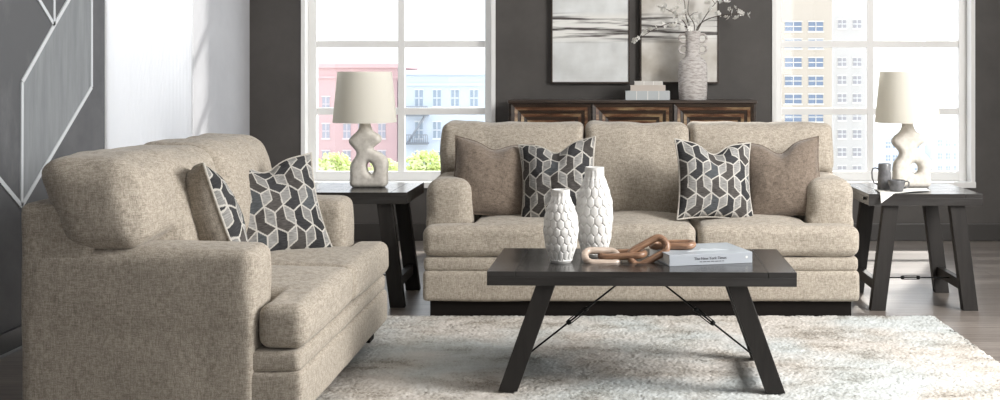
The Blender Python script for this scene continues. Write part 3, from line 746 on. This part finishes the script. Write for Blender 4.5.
mug('tall slim grey stoneware mug standing left of the low cup', 'coffee_mug', 'mug', P(884.5, 0, 6.27).x, 6.27,
    [(.036, 0), (.0385, .004), (.0375, .04), (.034, .10), (.0335, .138), (.0325, .140)], .003,
    [(-.034, .112), (-.05, .117), (-.064, .112), (-.068, .095), (-.066, .06), (-.056, .036), (-.036, .027)], .0042)
mug('low wide grey stoneware cup beside the tall mug', 'coffee_cup', 'cup', P(897.5, 0, 6.15).x, 6.17,
    [(.030, 0), (.034, .003), (.042, .03), (.0465, .058), (.0455, .060)], .003,
    [(.043, .050), (.058, .054), (.067, .045), (.066, .030), (.055, .020), (.038, .016)], .0038)

# ================================================================== CREDENZA AND WHAT STANDS ON IT
cr = thing('credenza', 'long espresso wood credenza with bronze framed panels behind the sofa', 'credenza', (.233, 8.49, 0))
CW, CD, CT = 1.79, .42, 1.07; hx = CW/2
bm = bmesh.new(); boxb(bm, -hx+.004, hx-.004, -CD/2+.03, CD/2, .10, CT-.022, .003); obj('carcass', bm, M['credenza'], cr)
bm = bmesh.new(); boxb(bm, -hx, hx, -CD/2, CD/2, CT-.022, CT, .004); obj('cabinet_top', bm, M['credenza'], cr)
for sx in (-1, 1):
    for sy in (-1, 1):
        bm = bmesh.new(); boxb(bm, sx*(hx-.05)-.03, sx*(hx-.05)+.03, sy*(CD/2-.06)-.03, sy*(CD/2-.06)+.03, 0, .10, .003); obj('leg', bm, M['credenza'], cr)
def mitred(bm, x0, x1, z0, z1, wd, y, d, slope=0):
    """picture-frame ring, bevelled towards the inside"""
    O = [(x0, z0), (x1, z0), (x1, z1), (x0, z1)]; I = [(x0+wd, z0+wd), (x1-wd, z0+wd), (x1-wd, z1-wd), (x0+wd, z1-wd)]
    of = [bm.verts.new((x, y, z)) for x, z in O]; if_ = [bm.verts.new((x, y+slope, z)) for x, z in I]
    ob = [bm.verts.new((x, y+d, z)) for x, z in O]; ib = [bm.verts.new((x, y+d, z)) for x, z in I]
    for k in range(4):
        l = (k+1) % 4
        bm.faces.new((of[k], of[l], if_[l], if_[k])); bm.faces.new((if_[k], if_[l], ib[l], ib[k])); bm.faces.new((of[l], of[k], ob[k], ob[l]))
yf = -CD/2+.03
for k in range(3):
    x0 = -hx+.02+k*(CW-.04)/3+.006; x1 = x0+(CW-.04)/3-.012; z0, z1 = .13, CT-.026
    bm = bmesh.new(); boxb(bm, x0, x1, yf-.008, yf, z0, z1, .001)
    d = obj('door', bm, M['credenza'], cr)
    bm = bmesh.new(); q = 0
    for wd, yo in ((.022, .024), (.02, .012), (.02, .012)):
        mitred(bm, x0+q, x1-q, z0+q, z1-q, wd, yf-.008-yo, yo, .006); q += wd+.026
    obj('door_molding', bm, M['credenza'], d)
    bm = bmesh.new(); q = .024
    for wd in (.022, .022, .024):
        mitred(bm, x0+q, x1-q, z0+q, z1-q, wd, yf-.008-.016, .016, .008); q += wd+.024
    obj('gilded_strip', bm, M['copper'], d, label='worn bronze and gold strip')
    bm = bmesh.new(); tube(bm, [(x1-.05, yf-.045, .60), (x1-.05, yf-.045, .68)], .006, 8); obj('handle', bm, M['iron'], d)
CZ = CT
# stacked books
def flat_book(label, px0, px1, z0, h, col, Y=8.40, dpt=.17, bands=0, rz=0):
    x0, x1 = P(px0, 0, Y).x, P(px1, 0, Y).x; w_ = x1-x0
    t = thing('book', label, 'book', ((x0+x1)/2, Y+.01, z0), rz, None); m = pmat('book_cloth', col, .7)
    bm = bmesh.new(); boxb(bm, -w_/2, w_/2, 0, dpt, 0, .004, .001); boxb(bm, -w_/2, w_/2, 0, dpt, h-.004, h, .001); boxb(bm, -w_/2, w_/2, -.003, .003, 0, h, .0015)
    obj('cover', bm, m, t); bm = bmesh.new(); boxb(bm, -w_/2+.004, w_/2-.004, .003, dpt-.004, .004, h-.004); obj('pages', bm, M['paper'], t)
    if bands:
        for k in range(1, bands+1):
            bm = bmesh.new(); xx = -w_/2+w_*k/(bands+1); boxb(bm, xx-.003, xx+.003, -.0045, .001, .001, h-.001); obj('spine_band', bm, M['paper'], t)
flat_book('wide pale blue book at the bottom of the stack on the credenza', 625.5, 670, CZ, .066, (.50, .53, .54), bands=3)
flat_book('beige book in the middle of the stack on the credenza', 630.5, 665.5, CZ+.066, .042, (.56, .50, .45), Y=8.41, dpt=.15)
flat_book('narrow cream book on top of the stack on the credenza', 634.5, 663, CZ+.108, .030, (.60, .58, .55), Y=8.42, dpt=.13, bands=2)
# handled vase
VC = P(692.8, 0, 8.47)
va = thing('handled_vase', 'tall whitewashed clay vase with four ring handles on the credenza', 'vase', (VC.x, 8.47, CZ))
k = 8.47/F
pr = [(13, 0), (13.8, 1), (14.4, 12), (14.6, 28), (14.2, 36), (12, 40), (8.6, 42.5), (7.4, 45), (7.0, 54), (7.1, 63), (7.9, 68), (7.5, 69), (6.2, 68.6), (5.8, 60), (5.8, 45)]
bm = bmesh.new(); lathe(bm, [(a*k, b*k) for a, b in pr], 40); obj('vase_body', bm, M['vase_clay'], va, auto=50)
for s in (-1, 1):
    for z in (50.5, 61.5):
        bm = bmesh.new(); tube(bm, [((s*9.6+4.1*math.cos(a))*k, 0, (z+4.1*math.sin(a))*k) for a in [2*PI*i/20 for i in range(20)]], 1.15*k, 8, closed=True)
        obj('ring_handle', bm, M['vase_clay'], va, sm=True)
# blossom branches
def flower_mesh(r):
    bm = bmesh.new()
    for p in range(5):
        a = 2*PI*p/5; c = bm.verts.new((0, 0, 0)); prev = None; pts = []
        for q in range(7):
            t = -1+2*q/6; rr = r*(1-.25*t*t); an = a+t*.55; pts.append(bm.verts.new((rr*math.cos(an), rr*math.sin(an), r*.35*(1-.4*abs(t)))))
        m_ = bm.verts.new((r*.6*math.cos(a), r*.6*math.sin(a), r*.12))
        for u, v in zip(pts, pts[1:]): bm.faces.new((m_, u, v))
        bm.faces.new((c, pts[0], m_)); bm.faces.new((c, m_, pts[-1]))
    bmesh.ops.solidify(bm, geom=bm.faces[:], thickness=.0008)
    bmesh.ops.create_icosphere(bm, subdivisions=1, radius=r*.2, matrix=Matrix.Translation((0, 0, r*.15)))
    me = bpy.data.meshes.new('blossom'); bm.to_mesh(me); bm.free(); me.materials.append(M['petal']); return me
FL = [flower_mesh(.023), flower_mesh(.028), flower_mesh(.018)]
random.seed(11)
def branch(label, pts, fl, twigs=()):
    """pts: (px, py, Y); fl: flower spots along branch or offsets"""
    base = P(*pts[0]); t = thing('blossom_branch', label, 'branch', base)
    ctrl = [P(*p)-base for p in pts]; cur = []
    ext = [ctrl[0]]+ctrl+[ctrl[-1]]
    for i in range(1, len(ext)-2):
        for s_ in range(6):
            u = s_/6; p0, p1, p2, p3 = ext[i-1:i+3]
            cur.append(.5*((2*p1)+(p2-p0)*u+(2*p0-5*p1+4*p2-p3)*u*u+(3*p1-p0-3*p2+p3)*u**3))
    cur.append(ctrl[-1]); n = len(cur)
    bm = bmesh.new(); tube(bm, cur, [.0050-.0034*i/n for i in range(n)], 6)
    for tw in twigs:
        a = min(cur, key=lambda c: (c-(P(*tw)-base)).length); tube(bm, [a, a.lerp(P(*tw)-base, .5)+Vector((0, .01, .01)), P(*tw)-base], [.0026, .002, .0014], 5)
    obj('stem', bm, M['branch'], t, sm=True)
    for f in fl:
        o = obj('blossom', random.choice(FL), None, t, P(f[0], f[1], f[2] if len(f) > 2 else 8.45+random.uniform(-.06, .06))-base)
        o.rotation_euler = (R(random.uniform(30, 130)), R(random.uniform(-50, 50)), random.uniform(0, 6.3))
m0 = (692, 36, 8.47)
branch('blossom branch arching far left and drooping toward the books', [m0, (686, 27, 8.45), (672, 23, 8.43), (655, 29, 8.40), (640, 38, 8.38)],
       [(634, 40), (639, 37.5), (642, 34), (645, 31.5), (650, 29), (657, 27), (665, 24.5), (672, 26), (679, 28)])
branch('blossom branch leaning left through the densest flowers', [(690, 36, 8.48), (684, 22, 8.47), (672, 12, 8.45), (658, 6, 8.44)],
       [(658, 7), (665, 6.5), (663, 9), (671, 11), (675, 14), (680, 18), (673, 17), (684, 21), (682, 26), (677, 23), (676, 8)])
branch('blossom branch rising up left out of the picture', [(693, 36, 8.50), (686, 16, 8.50), (684, 0, 8.49), (676, -18, 8.48)],
       [(679, 2), (683, 18), (688, 22), (685, 12), (678, -8), (687, 27)], [(672, -2, 8.48)])
branch('short blossom branch in the middle of the vase', [(694, 36, 8.46), (694, 24, 8.44), (688, 12, 8.44), (690, -6, 8.42)],
       [(694, 18), (697, 22), (691, 24), (696, 27), (690, 29), (700, 16)], [(698, 12, 8.42)])
branch('dark thick blossom branch leaning up to the right', [(695, 36, 8.48), (703, 20, 8.47), (713, 6, 8.46), (724, -6, 8.45)],
       [(709, -2), (710, 8), (708, 3), (716, 14), (720, 13), (721, 0), (727, 2)], [(709, -3, 8.46)])
branch('blossom branch reaching far right past the canvas', [(694, 37, 8.45), (700, 24, 8.43), (714, 17, 8.41), (734, 14, 8.39), (748, 16, 8.38)],
       [(729, 9), (735, 7.5), (739, 11), (726, 17), (728.5, 18.5), (736.5, 18), (742, 13), (748, 16), (731, 12), (718, 13.5), (748.5, 13.5)],
       [(729, 8, 8.4), (738, 9, 8.4), (727, 18, 8.4)])

# canvases
def canvas(label, px0, px1, seed, warm):
    Y = YB-.045; x0, x1 = P(px0, 0, Y).x, P(px1, 0, Y).x; z0, z1 = P(0, 83.5, Y).z, P(0, 83.5, Y).z+.86
    t = thing('framed_canvas', label, 'painting', ((x0+x1)/2, Y, z0)); w_ = (x1-x0)/2; h_ = z1-z0
    bm = bmesh.new(); boxb(bm, -w_+.010, w_-.010, .0, .042, .010, h_-.010); obj('painted_canvas', bm, canvas_material('abstract_paint_%d' % seed, seed, warm), t)
    bm = bmesh.new(); f = .012
    boxb(bm, -w_, -w_+f, -.008, .044, 0, h_, .001); boxb(bm, w_-f, w_, -.008, .044, 0, h_, .001); boxb(bm, -w_+f, w_-f, -.008, .044, 0, f, .001); boxb(bm, -w_+f, w_-f, -.008, .044, h_-f, h_, .001)
    obj('picture_frame', bm, M['credenza'], t)
canvas('abstract canvas in cool white with dark horizontal streaks, left of the pair', 551, 630, 1, False)
canvas('abstract canvas in warmer beige tones hanging behind the blossoms', 640, 719, 5, True)

# ================================================================== OUTSIDE
bm = bmesh.new(); boxb(bm, -400, 400, 12, 700, -20.5, -20); struct(obj('ground', bm, pmat('street_pale', (.55, .54, .52), .9)))
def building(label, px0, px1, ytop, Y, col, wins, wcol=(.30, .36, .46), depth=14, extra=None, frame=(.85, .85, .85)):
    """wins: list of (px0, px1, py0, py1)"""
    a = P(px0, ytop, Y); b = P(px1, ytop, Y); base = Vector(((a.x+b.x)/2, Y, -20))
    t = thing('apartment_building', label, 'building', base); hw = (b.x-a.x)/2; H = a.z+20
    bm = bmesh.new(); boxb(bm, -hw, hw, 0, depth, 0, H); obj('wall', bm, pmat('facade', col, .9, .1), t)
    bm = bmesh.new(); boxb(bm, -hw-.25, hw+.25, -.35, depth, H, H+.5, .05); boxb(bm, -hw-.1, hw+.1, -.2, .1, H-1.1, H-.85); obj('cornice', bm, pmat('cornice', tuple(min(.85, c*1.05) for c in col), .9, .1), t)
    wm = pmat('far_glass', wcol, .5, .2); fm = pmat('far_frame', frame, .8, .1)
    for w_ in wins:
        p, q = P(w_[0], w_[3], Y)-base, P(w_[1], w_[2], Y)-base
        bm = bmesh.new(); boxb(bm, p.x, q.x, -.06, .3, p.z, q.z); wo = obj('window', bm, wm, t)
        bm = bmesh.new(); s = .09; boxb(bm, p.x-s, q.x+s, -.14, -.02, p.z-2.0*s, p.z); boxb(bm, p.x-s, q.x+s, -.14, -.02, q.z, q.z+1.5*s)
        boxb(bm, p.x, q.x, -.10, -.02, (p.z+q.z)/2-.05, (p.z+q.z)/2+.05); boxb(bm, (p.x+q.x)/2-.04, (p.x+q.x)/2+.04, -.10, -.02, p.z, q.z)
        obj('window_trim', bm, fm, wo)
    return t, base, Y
wl = [(x-3.6, x+3.6, y, y+14) for x in (326, 347, 362, 382) for y in (97, 124, 151)]
building('low pink brick apartment building seen through the left window', 296, 397, 68, 122, (.62, .43, .43), wl, (.40, .40, .46), frame=(.70, .62, .62))
t, base, Y = building('pale blue apartment building with fire escape outside the left window', 401, 520, 75, 120, (.58, .64, .73),
         [(x-3.7, x+3.7, y, y+16) for x in (419, 437, 455, 474, 492) for y in (90, 122, 152)], (.32, .38, .46), frame=(.74, .76, .80))
bm = bmesh.new()
for z in (116, 144):
    p, q = P(405, z, Y)-base, P(429, z, Y)-base; boxb(bm, p.x, q.x, -1.2, -.1, p.z, p.z+.18)
    for i in range(14): xx = p.x+(q.x-p.x)*i/13; boxb(bm, xx-.03, xx+.03, -1.2, -1.1, p.z, p.z+1.0)
    boxb(bm, p.x, q.x, -1.22, -1.1, p.z+.95, p.z+1.05)
p, q = P(408, 144, Y)-base, P(426, 116, Y)-base
tube(bm, [(p.x, -.8, p.z), (q.x, -.8, q.z)], .12, 4)
obj('fire_escape', bm, pmat('rail_grey', (.30, .32, .36), .8), t)
building('tall hazy white block high behind the pink building', 305, 372, -60, 240, (.86, .86, .88), [(x-2.2, x+2.2, y, y+6) for x in (320, 331, 342, 353) for y in (-8, 6, 20, 34, 48)], (.62, .65, .72))  # haze is put into the pale wall and window colours
building('distant pale block rising behind the pale blue building', 430, 500, -60, 260, (.86, .87, .90), [(x-2, x+2, y, y+5) for x in (442, 455, 468, 481) for y in (8, 22, 36, 50)], (.66, .69, .75))  # pale wall and glass colours carry the distance haze here too
wr = []
for y in (22, 39.5, 58, 76.5, 94.5, 112.5, 130, 148, 166): wr += [(785, 801.5, y, y+9), (808.5, 823, y, y+9)]
building('cream apartment tower with rows of blue windows outside the right window', 768, 832, -80, 130, (.54, .48, .41), wr, (.20, .25, .34), frame=(.74, .70, .64))
building('white apartment tower with faint windows beside the cream tower', 833.5, 868, -60, 150, (.62, .61, .60), [(x-4, x+4, y, y+8) for x in (842, 857) for y in (20, 58, 76, 94, 112, 130, 148, 166)], (.40, .40, .43))
building('low pale blue building past the lamp outside the right window', 880, 925, 138, 170, (.70, .76, .84), [(x-2, x+2, y, y+6) for x in (888, 895, 902, 917) for y in (142, 155, 168)], (.36, .44, .56))
building('small white building at the right edge of the right window', 932, 985, 132, 175, (.84, .84, .86), [(x-2, x+2, y, y+6) for x in (940, 948, 956, 964) for y in (140, 153, 166)], (.50, .55, .62))
def leaf_mat():
    return nmat('sunlit_leaves', (.56, .64, .22), (.86, .90, .55), .8, rough=.9, bump=0, lo=.4, hi=.6)
LM = leaf_mat(); TR = pmat('tree_bark', (.20, .16, .12), .9)
def tree(label, px, py, Y, rpx, seed):
    c = P(px, py, Y); r = rpx*Y/F; rnd = random.Random(seed); t = thing('tree', label, 'tree', (c.x, Y, -20))
    bm = bmesh.new(); tube(bm, [(0, 0, 0), (.1, 0, (c.z+20)*.5), (0, 0, c.z+20)], [.45, .3, .15], 8); obj('trunk', bm, TR, t)
    bm = bmesh.new()
    for k in range(420):
        d = Vector((rnd.gauss(0, 1), rnd.gauss(0, 1), rnd.gauss(0, 1))).normalized()*r*rnd.uniform(.45, 1.05)
        d.z *= .75; s = r*rnd.uniform(.06, .13)
        mt = Matrix.Translation(d+Vector((0, 0, c.z+20))) @ Matrix.Rotation(rnd.uniform(0, 6), 4, Vector((rnd.random(), rnd.random(), 1)).normalized()) @ Matrix.Diagonal((s*1.6, s, s*.45, 1))
        bmesh.ops.create_icosphere(bm, subdivisions=1, radius=1, matrix=mt)
    obj('crown', bm, LM, t)
for i, (px, py, r, lb) in enumerate(((334, 172, 17, 'yellow green street tree left of the lamp outside the left window'), (385, 176, 14, 'yellow green street tree just right of the left lamp, outside the window'),
        (425, 170, 17, 'tallest yellow green street tree outside the left window'), (459, 178, 9, 'small yellow green street tree beside the sofa corner outside the window'))):
    tree(lb, px, py-5, 102+2.2*i, r+2, i+3)
